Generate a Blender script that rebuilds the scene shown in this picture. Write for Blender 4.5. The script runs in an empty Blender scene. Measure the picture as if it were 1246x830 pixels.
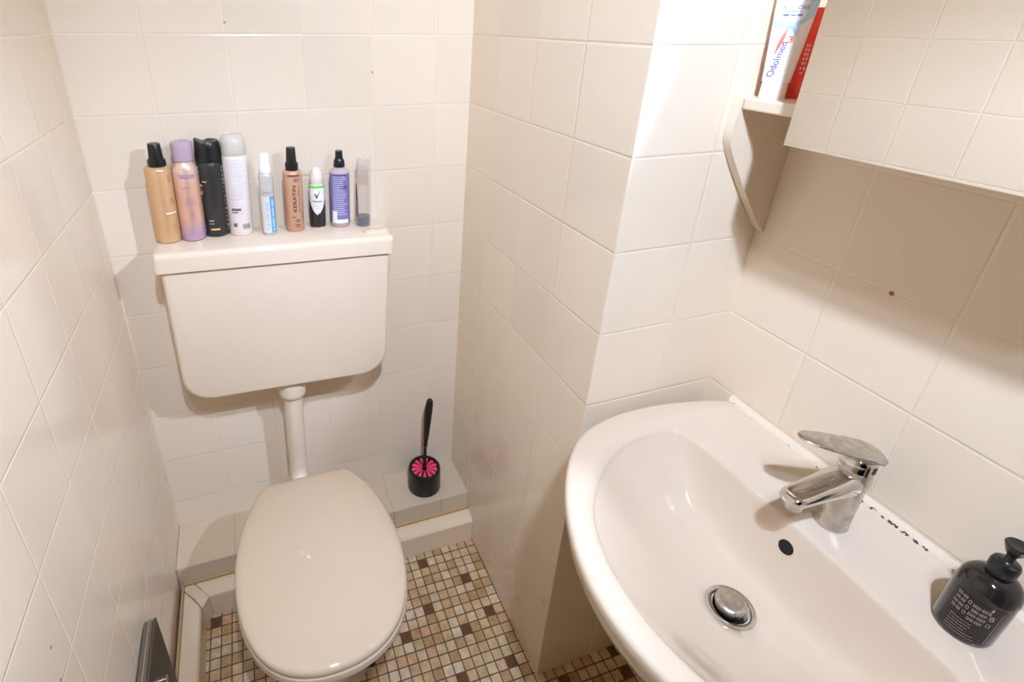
import bpy, bmesh, math, random
from mathutils import Vector, Matrix
random.seed(7)
S = bpy.context.scene
COL = S.collection
PI = math.pi
W, D, W2, T, R0 = 0.8376, 0.5886, 1.1213, 0.15, 1.442      # alcove width, boxing depth, room width, tile, a joint height
YF, ZC = -1.75, 2.42

# ------------------------------------------------------------------ materials
def mat(name, col=(.8, .8, .8), rough=.4, metal=0., coat=0., spec=.5, trans=0., ior=1.45, emit=None):
    m = bpy.data.materials.new(name); m.use_nodes = True
    b = m.node_tree.nodes['Principled BSDF']
    b.inputs['Base Color'].default_value = (*col, 1); b.inputs['Roughness'].default_value = rough
    b.inputs['Metallic'].default_value = metal; b.inputs['Coat Weight'].default_value = coat
    b.inputs['Specular IOR Level'].default_value = spec
    b.inputs['Transmission Weight'].default_value = trans; b.inputs['IOR'].default_value = ior
    if emit:
        b.inputs['Emission Color'].default_value = (*emit[0], 1); b.inputs['Emission Strength'].default_value = emit[1]
    return m

class NG:
    def __init__(s, m): s.t = m.node_tree; s.b = s.t.nodes['Principled BSDF']
    def n(s, typ, **kw):
        x = s.t.nodes.new(typ)
        for k, v in kw.items(): setattr(x, k, v)
        return x
    def link(s, a, b): s.t.links.new(a, b)
    def m(s, op, a, b=None, c=None):
        x = s.n('ShaderNodeMath', operation=op)
        for i, v in enumerate((a, b, c)):
            if v is None: continue
            if hasattr(v, 'links'): s.link(v, x.inputs[i])
            else: x.inputs[i].default_value = v
        return x.outputs[0]
    def ramp(s, val, a, b, lo=0., hi=1., kind='SMOOTHSTEP'):
        x = s.n('ShaderNodeMapRange', interpolation_type=kind)
        s.link(val, x.inputs[0])
        for i, v in enumerate((a, b, lo, hi)): x.inputs[1 + i].default_value = v
        return x.outputs[0]
    def mix(s, fac, a, b):
        x = s.n('ShaderNodeMix', data_type='RGBA')
        if hasattr(fac, 'links'): s.link(fac, x.inputs[0])
        else: x.inputs[0].default_value = fac
        for i, v in ((6, a), (7, b)):
            if hasattr(v, 'links'): s.link(v, x.inputs[i])
            else: x.inputs[i].default_value = (*v, 1)
        return x.outputs[2]

TILE = (.785, .672, .530)
GROUT = (.81, .69, .54)
def tile_mat(name, axis, h0, spots=(), z0=R0, axis2='Z', rough=.10, TILE=TILE, GROUT=GROUT):
    m = mat(name, TILE, rough); g = NG(m)
    geo = g.n('ShaderNodeNewGeometry'); sp = g.n('ShaderNodeSeparateXYZ'); g.link(geo.outputs['Position'], sp.inputs[0])
    ds, ids = [], []
    for ax, o in ((axis, h0), (axis2, z0)):
        u = g.m('DIVIDE', g.m('SUBTRACT', sp.outputs[ax], o), T)
        fr = g.m('FRACT', u); ids.append(g.m('FLOOR', u))
        ds.append(g.m('MULTIPLY', g.m('SUBTRACT', .5, g.m('ABSOLUTE', g.m('SUBTRACT', fr, .5))), T))
    d = g.m('MINIMUM', ds[0], ds[1])
    mask = g.ramp(d, .0009, .0017)
    cmb = g.n('ShaderNodeCombineXYZ'); g.link(ids[0], cmb.inputs[0]); g.link(ids[1], cmb.inputs[1])
    wn = g.n('ShaderNodeTexWhiteNoise', noise_dimensions='2D'); g.link(cmb.outputs[0], wn.inputs['Vector'])
    tint = g.mix(wn.outputs['Value'], tuple(c * .975 for c in TILE), tuple(min(1, c * 1.02) for c in TILE))
    nz = g.n('ShaderNodeTexNoise'); nz.inputs['Scale'].default_value = 9; nz.inputs['Detail'].default_value = 2
    g.link(geo.outputs['Position'], nz.inputs['Vector'])
    gr = g.mix(g.ramp(nz.outputs['Fac'], .4, .65), GROUT, tuple(c * .92 for c in GROUT))
    col = g.mix(mask, gr, tint)
    for (p, r, c) in spots:
        vs = g.n('ShaderNodeVectorMath', operation='DISTANCE'); g.link(geo.outputs['Position'], vs.inputs[0])
        vs.inputs[1].default_value = p
        col = g.mix(g.ramp(vs.outputs['Value'], r * .6, r), c, col)
    g.link(col, g.b.inputs['Base Color'])
    g.link(g.ramp(mask, 0, 1, .55, rough), g.b.inputs['Roughness'])
    nz2 = g.n('ShaderNodeTexNoise'); nz2.inputs['Scale'].default_value = 14; nz2.inputs['Detail'].default_value = 1
    g.link(geo.outputs['Position'], nz2.inputs['Vector'])
    h = g.m('ADD', g.ramp(d, .0006, .0030, 0, .0011), g.m('MULTIPLY', nz2.outputs['Fac'], .0006))
    bp = g.n('ShaderNodeBump'); bp.inputs['Strength'].default_value = .5; bp.inputs['Distance'].default_value = 1.
    g.link(h, bp.inputs['Height']); g.link(bp.outputs[0], g.b.inputs['Normal'])
    return m

M = {}
M['tile_back'] = tile_mat('tile_back', 'X', 0., [((.60, 0, 1.3655), .0035, (.42, .36, .30)), ((.3026, 0, 1.463), .003, (.40, .33, .25))])
M['tile_left'] = tile_mat('tile_left', 'Y', -.054, [((0, -.691, .7536), .003, (.25, .2, .15)), ((0, -.70, .70), .003, (.25, .2, .15))])
M['tile_right'] = tile_mat('tile_right', 'Y', -.583, [((W2, -.8074, 1.1392), .0042, (.32, .12, .08))])
M['tile_chase_side'] = tile_mat('tile_chase_side', 'Y', -D)
M['tile_chase_front'] = tile_mat('tile_chase_front', 'X', W)
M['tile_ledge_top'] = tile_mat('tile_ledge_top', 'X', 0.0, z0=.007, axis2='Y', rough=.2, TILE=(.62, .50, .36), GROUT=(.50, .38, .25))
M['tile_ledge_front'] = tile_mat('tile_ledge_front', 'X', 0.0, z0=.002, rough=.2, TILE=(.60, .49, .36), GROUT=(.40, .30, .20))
M['plaster'] = mat('plaster', (.66, .57, .46), .7)
M['porcelain'] = mat('porcelain', (.64, .53, .415), .07, coat=.3)
M['plastic_white'] = mat('plastic_white', (.71, .585, .455), .02)
M['plastic_lid'] = mat('plastic_lid', (.555, .425, .305), .015)
M['pipe_white'] = mat('pipe_white', (.70, .59, .46), .22)
M['skirting'] = mat('skirting', (.78, .63, .45), .15)
M['brown_joint'] = mat('brown_joint', (.56, .36, .17), .7)
M['dark_joint'] = mat('dark_joint', (.10, .075, .05), .9)
M['white_board'] = mat('white_board', (.73, .62, .49), .3)
M['mirror'] = mat('mirror', (.93, .925, .90), 0., 1.)
M['black_plastic'] = mat('black_plastic', (.012, .012, .012), .28)
M['black_gloss'] = mat('black_gloss', (.016, .013, .012), .10, coat=.3)
M['pink'] = mat('pink', (.90, .07, .17), .45)
M['hole'] = mat('hole', (.008, .006, .005), .8)
M['panel_glass'] = mat('panel_glass', (.065, .052, .034), .4)
M['panel_edge'] = mat('panel_edge', (.13, .10, .07), .5)
M['steel'] = mat('steel', (.72, .68, .62), .22, 1.)
def chrome():
    m = mat('limescaled_chrome', (.60, .57, .53), .25, 1.); g = NG(m)
    tc = g.n('ShaderNodeTexCoord')
    nz = g.n('ShaderNodeTexNoise'); nz.inputs['Scale'].default_value = 70; nz.inputs['Detail'].default_value = 4
    g.link(tc.outputs['Object'], nz.inputs['Vector'])
    g.link(g.ramp(nz.outputs['Fac'], .35, .70, .20, .42), g.b.inputs['Roughness'])
    g.link(g.mix(g.ramp(nz.outputs['Fac'], .35, .70), (.62, .59, .55), (.50, .47, .43)), g.b.inputs['Base Color'])
    return m
M['chrome'] = chrome()
M['chrome_clean'] = mat('chrome_clean', (.66, .635, .60), .10, 1.)
def mould():
    m = mat('mouldy_sealant', (.66, .57, .45), .4); g = NG(m)
    geo = g.n('ShaderNodeNewGeometry'); sp = g.n('ShaderNodeSeparateXYZ'); g.link(geo.outputs['Position'], sp.inputs[0])
    nz = g.n('ShaderNodeTexNoise'); nz.inputs['Scale'].default_value = 170; nz.inputs['Detail'].default_value = 3
    g.link(geo.outputs['Position'], nz.inputs['Vector'])
    band = g.ramp(g.m('ABSOLUTE', g.m('SUBTRACT', sp.outputs['Y'], -.925)), .01, .09, .15, .02)
    near = g.ramp(sp.outputs['X'], 1.1135, 1.1165, 0., -.35)
    v = g.m('ADD', g.m('ADD', nz.outputs['Fac'], band), near)
    g.link(g.mix(g.ramp(v, .67, .70), (.70, .60, .47), (.055, .045, .035)), g.b.inputs['Base Color'])
    return m
M['mould'] = mould()

# ------------------------------------------------------------------ mesh helpers
def link(name, bm, m, parent=None, smooth=None, bevel=0, seg=2, subs=0):
    bmesh.ops.recalc_face_normals(bm, faces=bm.faces)
    me = bpy.data.meshes.new(name); bm.to_mesh(me); bm.free()
    for x in (m if isinstance(m, (list, tuple)) else [m]): me.materials.append(x)
    o = bpy.data.objects.new(name, me); COL.objects.link(o)
    if parent: o.parent = parent
    if bevel:
        b = o.modifiers.new('bevel', 'BEVEL'); b.width = bevel; b.segments = seg; b.limit_method = 'ANGLE'; b.angle_limit = math.radians(35)
    if subs:
        b = o.modifiers.new('sub', 'SUBSURF'); b.levels = subs; b.render_levels = subs
    if smooth is not None:
        me.shade_smooth() if smooth >= 180 else me.set_sharp_from_angle(angle=math.radians(smooth))
    return o

def thing(name, label, cat, loc=(0, 0, 0), rot=(0, 0, 0), group=None):
    o = bpy.data.objects.new(name, None); COL.objects.link(o); o.location = loc; o.rotation_euler = rot
    o.empty_display_size = .05
    return tag(o, label, cat, group)
def tag(o, label, cat, group=None):
    o['label'] = label; o['category'] = cat
    if group: o['group'] = group
    return o
def struct(o): o['kind'] = 'structure'; return o

def box(bm, x0, x1, y0, y1, z0, z1, mi=0):
    v = [bm.verts.new((x, y, z)) for x in (x0, x1) for y in (y0, y1) for z in (z0, z1)]
    for f in ((0, 1, 3, 2), (4, 6, 7, 5), (0, 4, 5, 1), (2, 3, 7, 6), (0, 2, 6, 4), (1, 5, 7, 3)):
        bm.faces.new([v[i] for i in f]).material_index = mi
    return v
def bx(*a):
    bm = bmesh.new(); box(bm, *a); return bm

def rings(bm, loops, cap0=True, cap1=True, closed=True):
    vs = [[bm.verts.new(p) for p in lp] for lp in loops]
    n = len(vs[0])
    for a, b in zip(vs, vs[1:]):
        for i in range(n if closed else n - 1):
            j = (i + 1) % n
            bm.faces.new((a[i], a[j], b[j], b[i]))
    if cap0: bm.faces.new(vs[0][::-1])
    if cap1: bm.faces.new(vs[-1])
    return vs

def lathe(bm, prof, n=40, c=(0, 0, 0), sx=1., sy=1., mtx=None, cap0=True, cap1=True):
    lp = []
    for r, z in prof:
        ring = [Vector((r * sx * math.sin(2 * PI * i / n), -r * sy * math.cos(2 * PI * i / n), z)) for i in range(n)]
        if mtx: ring = [mtx @ p for p in ring]
        lp.append([p + Vector(c) for p in ring])
    return rings(bm, lp, cap0, cap1)
def lathed(prof, **k):
    bm = bmesh.new(); lathe(bm, prof, **k); return bm

def sweep(bm, pts, rad, n=16, cap=True):
    pts = [Vector(p) for p in pts]
    if not isinstance(rad, (list, tuple)): rad = [rad] * len(pts)
    lp, prev = [], None
    for i, p in enumerate(pts):
        d = (pts[min(i + 1, len(pts) - 1)] - pts[max(i - 1, 0)]).normalized()
        if prev is None: a = d.orthogonal().normalized()
        else: a = (prev - d * prev.dot(d)).normalized()
        prev = a; b = d.cross(a); r = rad[i]
        ra, rb = r if isinstance(r, tuple) else (r, r)
        lp.append([p + a * ra * math.cos(2 * PI * k / n) + b * rb * math.sin(2 * PI * k / n) for k in range(n)])
    rings(bm, lp, cap, cap)

def prism(bm, poly, y0, y1):                       # polygon in the x-z plane, extruded along y
    rings(bm, [[(x, y0, z) for x, z in poly], [(x, y1, z) for x, z in poly]])
def rrect(x0, x1, z0, z1, r, n=8):                 # r: (bottom left, bottom right, top right, top left)
    out = []
    for (cx, cz, rr, a0) in ((x0 + r[0], z0 + r[0], r[0], 180), (x1 - r[1], z0 + r[1], r[1], 270), (x1 - r[2], z1 - r[2], r[2], 0), (x0 + r[3], z1 - r[3], r[3], 90)):
        for i in range(n + 1):
            a = math.radians(a0 + 90 * i / n); out.append((cx + rr * math.cos(a), cz + rr * math.sin(a)))
    return out

_txt = {}
def glyphs(s, size=1.):                            # flat letter faces: (vertices, polygons, width, height)
    if s not in _txt:
        cu = bpy.data.curves.new('t', 'FONT'); cu.body = s; cu.resolution_u = 3; cu.offset = .012
        o = bpy.data.objects.new('t', cu); COL.objects.link(o)
        bpy.context.view_layer.update()
        dg = bpy.context.evaluated_depsgraph_get()
        me = bpy.data.meshes.new_from_object(o.evaluated_get(dg))
        v = [tuple(p.co) for p in me.vertices]; f = [tuple(p.vertices) for p in me.polygons]
        bpy.data.objects.remove(o); bpy.data.curves.remove(cu); bpy.data.meshes.remove(me)
        x0 = min(p[0] for p in v); x1 = max(p[0] for p in v); y0 = min(p[1] for p in v); y1 = max(p[1] for p in v)
        _txt[s] = ([(p[0] - (x0 + x1) / 2, p[1] - (y0 + y1) / 2) for p in v], f, x1 - x0, y1 - y0)
    return _txt[s]
def put_text(bm, s, length, fn, height=None, up=False, mi=0):
    """letters laid with their middle at 0,0 of the surface map fn(across, along) -> point"""
    v, f, w, h = glyphs(s); k = length / w; kh = height / h if height else k
    vs = []
    for x, y in v:
        a, b = x * k, y * kh
        vs.append(bm.verts.new(fn(-b, a) if up else fn(a, b)))
    for p in f:
        try: bm.faces.new([vs[i] for i in p]).material_index = mi
        except ValueError: pass
def patch(bm, fn, a0, a1, b0, b1, na=8, nb=1, mi=0):
    g = [[bm.verts.new(fn(a0 + (a1 - a0) * i / na, b0 + (b1 - b0) * j / nb)) for j in range(nb + 1)] for i in range(na + 1)]
    for i in range(na):
        for j in range(nb):
            bm.faces.new((g[i][j], g[i + 1][j], g[i + 1][j + 1], g[i][j + 1])).material_index = mi
def cyl(r, th=0., z=0., e=.0004):                  # map onto a round wall: th = 0 faces the room
    return lambda a, b: ((r + e) * math.sin(th + a / r), -(r + e) * math.cos(th + a / r), z + b)
def blur_lines(bm, fn, wid, z0, z1, pitch, h, rnd, fill=(.55, 1.)):
    z = z1
    while z > z0:
        L = wid * rnd.uniform(*fill); x = -wid / 2
        while x < -wid / 2 + L:
            w = rnd.uniform(.0015, .006)
            patch(bm, fn, x, min(x + w, -wid / 2 + L), z - h, z, 2)
            x += w + .0008
        z -= pitch

def imprint(bm, m, part):                           # printing on a part: its faces join the part's own mesh under their own material
    bmesh.ops.recalc_face_normals(bm, faces=bm.faces)
    part.data.materials.append(m); k = len(part.data.materials) - 1
    for f in bm.faces: f.material_index = k; f.smooth = False
    t = bpy.data.meshes.new('t'); bm.to_mesh(t); bm.free()
    b2 = bmesh.new(); b2.from_mesh(part.data); b2.from_mesh(t); b2.to_mesh(part.data); b2.free()
    bpy.data.meshes.remove(t); return part

# ------------------------------------------------------------------ room shell
tw = .10
struct(link('wall_back', bx(-tw, W2 + tw, 0, tw, 0, ZC), M['tile_back']))
struct(link('wall_left', bx(-tw, 0, YF, 0, 0, ZC), M['tile_left']))
struct(link('wall_right', bx(W2, W2 + tw, YF, 0, 0, ZC), M['tile_right']))
bm = bmesh.new()                                       # open doorway behind the viewer
prism(bm, [(-tw, 0), (.06, 0), (.06, 2.02), (.86, 2.02), (.86, 0), (W2 + tw, 0), (W2 + tw, ZC), (-tw, ZC)], YF - tw, YF)
struct(link('wall_front', bm, M['plaster']))
struct(link('ceiling', bx(-tw, W2 + tw, YF - tw, tw, ZC, ZC + tw), M['plaster']))
bm = bmesh.new(); vs = box(bm, W, W2, -D, 0, 0, ZC)
for f in bm.faces:
    f.material_index = 1 if abs(f.calc_center_median().y + D) < 1e-4 else 0
struct(link('wall_boxed_corner', bm, [M['tile_chase_side'], M['tile_chase_front']]))

# mosaic floor: one connected sheet of stone chips with sunken joints
P_, G_ = .0265, .0030
def chip(name, col):
    m = mat(name, col, .35); g = NG(m)
    tc = g.n('ShaderNodeTexCoord'); nz = g.n('ShaderNodeTexNoise'); nz.inputs['Scale'].default_value = 55; nz.inputs['Detail'].default_value = 3
    g.link(tc.outputs['Object'], nz.inputs['Vector'])
    g.link(g.mix(g.ramp(nz.outputs['Fac'], .3, .7), tuple(c * .85 for c in col), tuple(min(1, c * 1.12) for c in col)), g.b.inputs['Base Color'])
    return m
chips = [chip('chip_grout', (.095, .06, .03)), chip('chip_cream', (.58, .43, .25)), chip('chip_ivory', (.66, .52, .345)), chip('chip_tan', (.44, .275, .125)),
         chip('chip_sand', (.55, .38, .19)), chip('chip_rose', (.56, .34, .19)), chip('chip_brown', (.135, .058, .026))]
rf = random.Random(11)
brown = {(0, 0), (4, 3), (-1, 5), (2, 8), (-4, 7), (5, 12), (0, 12), (-22, 0), (-15, 7), (-18, 3), (9, 15), (12, 18), (-9, 16), (-2, 19), (6, 22), (-14, 20)}
bm = bmesh.new()
i0, i1, j0, j1 = -27, 19, -10, 67
def coord(k): return [k * P_ - P_ / 2 + G_ / 2, k * P_ + P_ / 2 - G_ / 2]
xs = [c for i in range(i0, i1) for c in coord(i)]; ys = [c for j in range(j0, j1) for c in coord(j)]
rot = math.radians(.9)
grid = [[bm.verts.new((.6649 + x * math.cos(rot) - y * math.sin(rot) * 1.0, -.2223 - (y * math.cos(rot) + x * math.sin(rot)), rf.uniform(-.0004, .0003)))
         for y in ys] for x in xs]
for a in range(len(xs) - 1):
    for b in range(len(ys) - 1):
        f = bm.faces.new((grid[a][b], grid[a][b + 1], grid[a + 1][b + 1], grid[a + 1][b]))
        if a % 2 == 0 and b % 2 == 0:
            key = (a // 2 + i0, b // 2 + j0)
            u = rf.random()
            f.material_index = 6 if key in brown or u > .985 else 1 if u < .36 else 2 if u < .58 else 3 if u < .72 else 4 if u < .87 else 5
tiles = [f for f in bm.faces if f.material_index]
for f in bm.faces:
    if not f.material_index: f.material_index = 0
ret = bmesh.ops.inset_individual(bm, faces=tiles, thickness=.0008, depth=.0011)
for f in ret['faces']: pass
fl = link('floor', bm, chips, smooth=50); struct(fl)
struct(link('floor_slab', bx(-tw, W2 + tw, YF - tw, tw, -.08, -.0015), chips[0]))

# tiled ledge behind the toilet
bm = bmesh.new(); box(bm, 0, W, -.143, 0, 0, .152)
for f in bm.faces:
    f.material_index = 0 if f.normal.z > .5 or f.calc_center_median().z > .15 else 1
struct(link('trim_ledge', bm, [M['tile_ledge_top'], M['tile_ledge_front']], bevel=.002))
# chamfered skirting tiles
def skirt(name, prof, ends, axis):
    bm = bmesh.new(); a, b = ends
    f = (lambda t, p: (t, p[0], p[1])) if axis == 'x' else (lambda t, p: (p[0], t, p[1]))
    rings(bm, [[f(a, p) for p in prof], [f(b, p) for p in prof]])
    return struct(link(name, bm, M['skirting'], bevel=.003))
def skirt2(name, a_of, b, prof, axis):
    bm = bmesh.new(); f = (lambda t, p: (t, p[0], p[1])) if axis == 'x' else (lambda t, p: (p[0], t, p[1]))
    rings(bm, [[f(a_of(p[0]), p) for p in prof], [f(b, p) for p in prof]])
    return struct(link(name, bm, M['skirting'], bevel=.003))
skirt2('baseboard_back', lambda y: .0455 + (-.158 - y) * .87, W, [(-.149, 0), (-.192, 0), (-.190, .078), (-.184, .083), (-.163, .090), (-.149, .090)], 'x')
skirt2('baseboard_left', lambda x: -.1755 - (x - .022) * 1.2, YF + .001, [(.0125, 0), (.058, 0), (.056, .078), (.051, .083), (.031, .090), (.0125, .090)], 'y')
bm = bmesh.new()
rings(bm, [[(.0125, -.149, z), (.036, -.149, z), (.0440, -.158, z), (.0735, -.1905, z), (.0580, -.2165, z), (.0221, -.1742, z), (.0125, -.1630, z)] for z in (0, .078)]
      + [[(.0125, -.150, .090), (.036, -.150, .090), (.0430, -.158, .090), (.0560, -.172, .090), (.0430, -.1965, .090), (.0221, -.1732, .090), (.0125, -.1620, .090)]])
struct(link('baseboard_corner', bm, M['skirting'], bevel=.002))
struct(link('trim_1', bx(.012, W - .002, -.1485, -.143, 0, .094), M['brown_joint']))
struct(link('trim_2', bx(.0065, .0122, YF + .001, -.150, 0, .093), M['brown_joint']))
struct(link('trim_3', bx(.0005, .0065, YF + .001, -.1435, 0, .055), M['dark_joint']))

# ------------------------------------------------------------------ cistern (hangs slightly out of level)
TAU = math.radians(1.65)
cis = thing('toilet_cistern', 'white plastic wall cistern above the toilet with nine toiletries standing on its lid', 'cistern', (.357, 0, 1.034), (0, TAU, 0))
bm = bmesh.new()
prof_f = rrect(-.243, .246, -.376, -.040, (.062, .062, .006, .006), 10)
def tank_loop(y, s, dz=0.):
    out = []
    for x, z in prof_f:
        tz = (z + .04) / -.336
        out.append(((x - .0015) * s * (1 - .022 * tz) + .0015, y, (z + .208) * (1 - (1 - s) * 1.2) - .208 + dz))
    return out
rings(bm, [tank_loop(-.0006, .965), tank_loop(-.02, .975), tank_loop(-.115, .995), tank_loop(-.124, .990), tank_loop(-.1285, .975), tank_loop(-.1300, .955)])
link('tank', bm, M['plastic_white'], cis, smooth=40)
bm = bmesh.new()
def lid_loop(dx, y0, y1, z, r):
    return [(x, y, z) for x, y in rrect(-.2525 + dx, .2535 - dx, y0, y1, (r, r, .004, .004), 5)]
rings(bm, [lid_loop(.004, -.134, -.004, -.0425, .010), lid_loop(0, -.1385, -.004, -.041, .012), lid_loop(.0005, -.1380, -.004, -.012, .012),
           lid_loop(.0015, -.137, -.004, -.006, .012), lid_loop(.0045, -.1335, -.006, -.0015, .011), lid_loop(.010, -.128, -.010, 0, .010)])
link('lid', bm, M['plastic_white'], cis, smooth=40)
bm = bmesh.new()
rings(bm, [[(x, y, z) for x, y in rrect(.190 + d, .246 - d, -.112 + d, -.084 - d, (.009,) * 4, 4)] for z, d in ((-.001, 0), (.003, 0), (.0042, .0015))])
link('flush_lever', bm, M['plastic_white'], cis, smooth=40)
px = 0.006
link('collar_nut', lathed([(.026, -.376), (.034, -.377), (.0352, -.395), (.0352, -.420), (.0335, -.429), (.0285, -.434), (.0260, -.436)], n=32, c=(px, -.080, 0)), M['pipe_white'], cis, smooth=40)
bm = bmesh.new()
pts = [(px, -.080, -.38), (px, -.080, -.62), (px + .001, -.082, -.675), (px + .001, -.092, -.700), (px, -.110, -.712), (px, -.150, -.714)]
sweep(bm, pts, [.0245, .0240, .0235, .0235, .0235, .0235], 24)
link('flush_pipe', bm, M['pipe_white'], cis, smooth=50)

# ------------------------------------------------------------------ toilet
tx = .355
wc = thing('toilet', 'white floor-standing toilet with its glossy lid closed, on the mosaic floor', 'toilet', (tx, -.42, 0))
half = [(0, -.200), (.06, -.1995), (.094, -.201), (.108, -.209), (.120, -.226), (.140, -.262), (.158, -.312), (.170, -.365), (.1755, -.42), (.1725, -.485), (.159, -.548), (.132, -.600), (.092, -.634), (.045, -.651), (0, -.655)]
def chaikin(p, it=2):
    for _ in range(it):
        q = []
        for i in range(len(p)):
            a, b = Vector(p[i]), Vector(p[(i + 1) % len(p)])
            q += [a * .75 + b * .25, a * .25 + b * .75]
        p = q
    return [tuple(v) for v in p]
outl = chaikin([(x, y + .42) for x, y in half] + [(-x, y + .42) for x, y in half[-2:0:-1]], 2)
def oloop(s, z, dy=0., sy=None):
    return [(x * s, y * (sy or s) + dy, z) for x, y in outl]
bm = bmesh.new()
rings(bm, [oloop(.965, .4165), oloop(.992, .417), oloop(1., .421), oloop(.999, .428), oloop(.990, .4330), oloop(.965, .4358), oloop(.90, .4382), oloop(.75, .4408), oloop(.5, .4428), oloop(.25, .4438), oloop(.05, .444)])
link('lid', bm, M['plastic_lid'], wc, smooth=60)
bm = bmesh.new()
rings(bm, [oloop(.62, .398), oloop(.98, .397), oloop(1.008, .4005), oloop(1.010, .408), oloop(1.004, .4145), oloop(.98, .4162), oloop(.62, .4162)], False, False)
v = list(bm.verts); n = len(outl)
for i in range(n):
    j = (i + 1) % n; bm.faces.new((v[i], v[j], v[6 * n + j], v[6 * n + i]))
link('seat', bm, M['plastic_lid'], wc, smooth=50)
def pan_loop(hw, yf, yb, z):
    out = []
    for x, y in outl:
        out.append((x / .1755 * hw, (y + .235) / .455 * (yb - yf) + yf + .42, z))
    return out
bm = bmesh.new()
rings(bm, [pan_loop(.112, -.485, -.215, 0), pan_loop(.112, -.487, -.213, .02), pan_loop(.100, -.472, -.20, .06), pan_loop(.100, -.475, -.20, .15), pan_loop(.116, -.520, -.20, .22),
           pan_loop(.142, -.585, -.195, .29), pan_loop(.160, -.626, -.20, .345), pan_loop(.165, -.637, -.20, .375), pan_loop(.165, -.637, -.20, .390), pan_loop(.160, -.630, -.205, .397),
           pan_loop(.118, -.57, -.26, .397), pan_loop(.112, -.56, -.27, .375), pan_loop(.10, -.53, -.29, .30), pan_loop(.05, -.42, -.32, .22)])
link('pan', bm, M['porcelain'], wc, smooth=60)
bm = bmesh.new(); sweep(bm, [(0, .225, .318), (0, .258, .319)], [.034, .031], 24)
link('inlet_cuff', bm, M['black_plastic'], wc, smooth=40)
for s in (-1, 1):
    bm = bmesh.new(); sweep(bm, [(s * .075 - .02, .208, .408), (s * .075 + .02, .208, .408)], .009, 16)
    link('hinge', bm, M['plastic_lid'], wc, smooth=40)
for s in (-1, 1):
    link('floor_bolt', lathed([(.009, 0), (.009, .006), (.005, .010), (.001, .011)], n=16, c=(s * .098, -.03, .022)), M['black_plastic'], wc, smooth=40)

# ------------------------------------------------------------------ toilet brush
br = thing('toilet_brush', 'black toilet brush with pink bristles standing in a black pot on the ledge', 'toilet brush', (.7165, -.075, .152))
link('pot', lathed([(.047, 0), (.0505, .002), (.0508, .01), (.0490, .070), (.0485, .0755), (.0465, .0775), (.0415, .0770), (.0405, .0740), (.0400, .04), (.035, .012), (.001, .010)], n=48), M['black_plastic'], br, smooth=40)
hd = bpy.data.objects.new('brush_head', None)
link_head = link('brush_head', lathed([(.010, .02), (.034, .03), (.037, .055), (.036, .066), (.030, .069), (.006, .0665), (.003, .068)], n=32), M['black_plastic'], br, smooth=40)
bpy.data.objects.remove(hd)
for k in range(13):
    a0 = 2 * PI * k / 13 + .05; a1 = a0 + 2 * PI / 13 * .60
    bm = bmesh.new(); lp = []
    for t in range(7):
        r = .0085 + (.0385 - .0085) * t / 6
        z = .0735 - .004 * ((t - 3.5) / 3.5) ** 2
        wd = (a1 - a0) / 2 * (.55 + .45 * t / 6); am = (a0 + a1) / 2
        lp.append([(r * math.sin(am + s * wd), -r * math.cos(am + s * wd), z + dz) for s, dz in ((-1, -.006), (-1, 0), (-.5, .0022), (.5, .0022), (1, 0), (1, -.006))])
    rings(bm, lp)
    link('bristle_tuft', bm, M['pink'], link_head, smooth=40)
bm = bmesh.new()
sweep(bm, [(0, 0, .05), (0, 0, .075), (.001, 0, .14), (.0012, 0, .160), (.0015, 0, .166), (.0018, 0, .172), (.003, 0, .20), (.006, 0, .26), (.0095, 0, .305), (.0125, 0, .328), (.0145, 0, .334)],
      [.0095, .0052, .0050, .0052, .0075, .0055, (.0070, .0085), (.0085, .0115), (.0085, .0120), (.0070, .0095), (.003, .004)], 16)
link('handle', bm, M['black_plastic'], br, smooth=60)

# ------------------------------------------------------------------ panel leaning at the left wall
pn = thing('leaning_panel', 'dark grey glossy flat panel with a silver knob leaning on the left wall', 'panel', (.0175, -.423, .0915), (0, math.radians(-.5), 0))
link('glass', bx(.004, .010, -.300, 0, 0, .290), M['panel_glass'], pn, bevel=.0015)
link('backing', bx(-.012, .0038, -.2985, -.0015, .0015, .2885), M['panel_edge'], pn, bevel=.002)
link('rim_strip', bx(-.004, -.001, -.3005, .0008, 0, .2908), mat('rim_grey', (.24, .20, .15), .4), pn, bevel=.0005)
bm = bmesh.new(); sweep(bm, [(.010, -.078, .213), (.022, -.078, .213), (.024, -.078, .213)], [.0068, .0068, .005], 20)
link('knob', bm, M['steel'], pn, smooth=40)

# ------------------------------------------------------------------ washbasin
CX, CY, ZB = .889, -.897, .830
def curve(h):
    p = [(x - CX, y - CY) for x, y in h]
    full = p + [(x, -y) for x, y in p[-2:0:-1]]
    return chaikin(full, 2)
def radial(poly):
    def f(a):
        d = Vector((math.cos(a), math.sin(a)))
        best = 0
        for i in range(len(poly)):
            p, q = Vector(poly[i]), Vector(poly[(i + 1) % len(poly)])
            e = q - p; det = d.x * (-e.y) + e.x * d.y
            if abs(det) < 1e-12: continue
            t = (p.x * (-e.y) + e.x * p.y) / det; u = (d.x * p.y - d.y * p.x) / det
            if t > 0 and -1e-6 <= u <= 1 + 1e-6: best = max(best, t)
        return best
    return f
O = radial(curve([(1.1212, -.897), (1.1212, -.80), (1.1212, -.665), (1.1195, -.643), (1.108, -.634), (1.08, -.627), (1.03, -.615), (.981, -.608), (.925, -.606), (.872, -.610), (.815, -.625), (.780, -.645), (.739, -.683), (.700, -.736), (.672, -.793), (.6555, -.8455), (.650, -.897)]))
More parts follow.
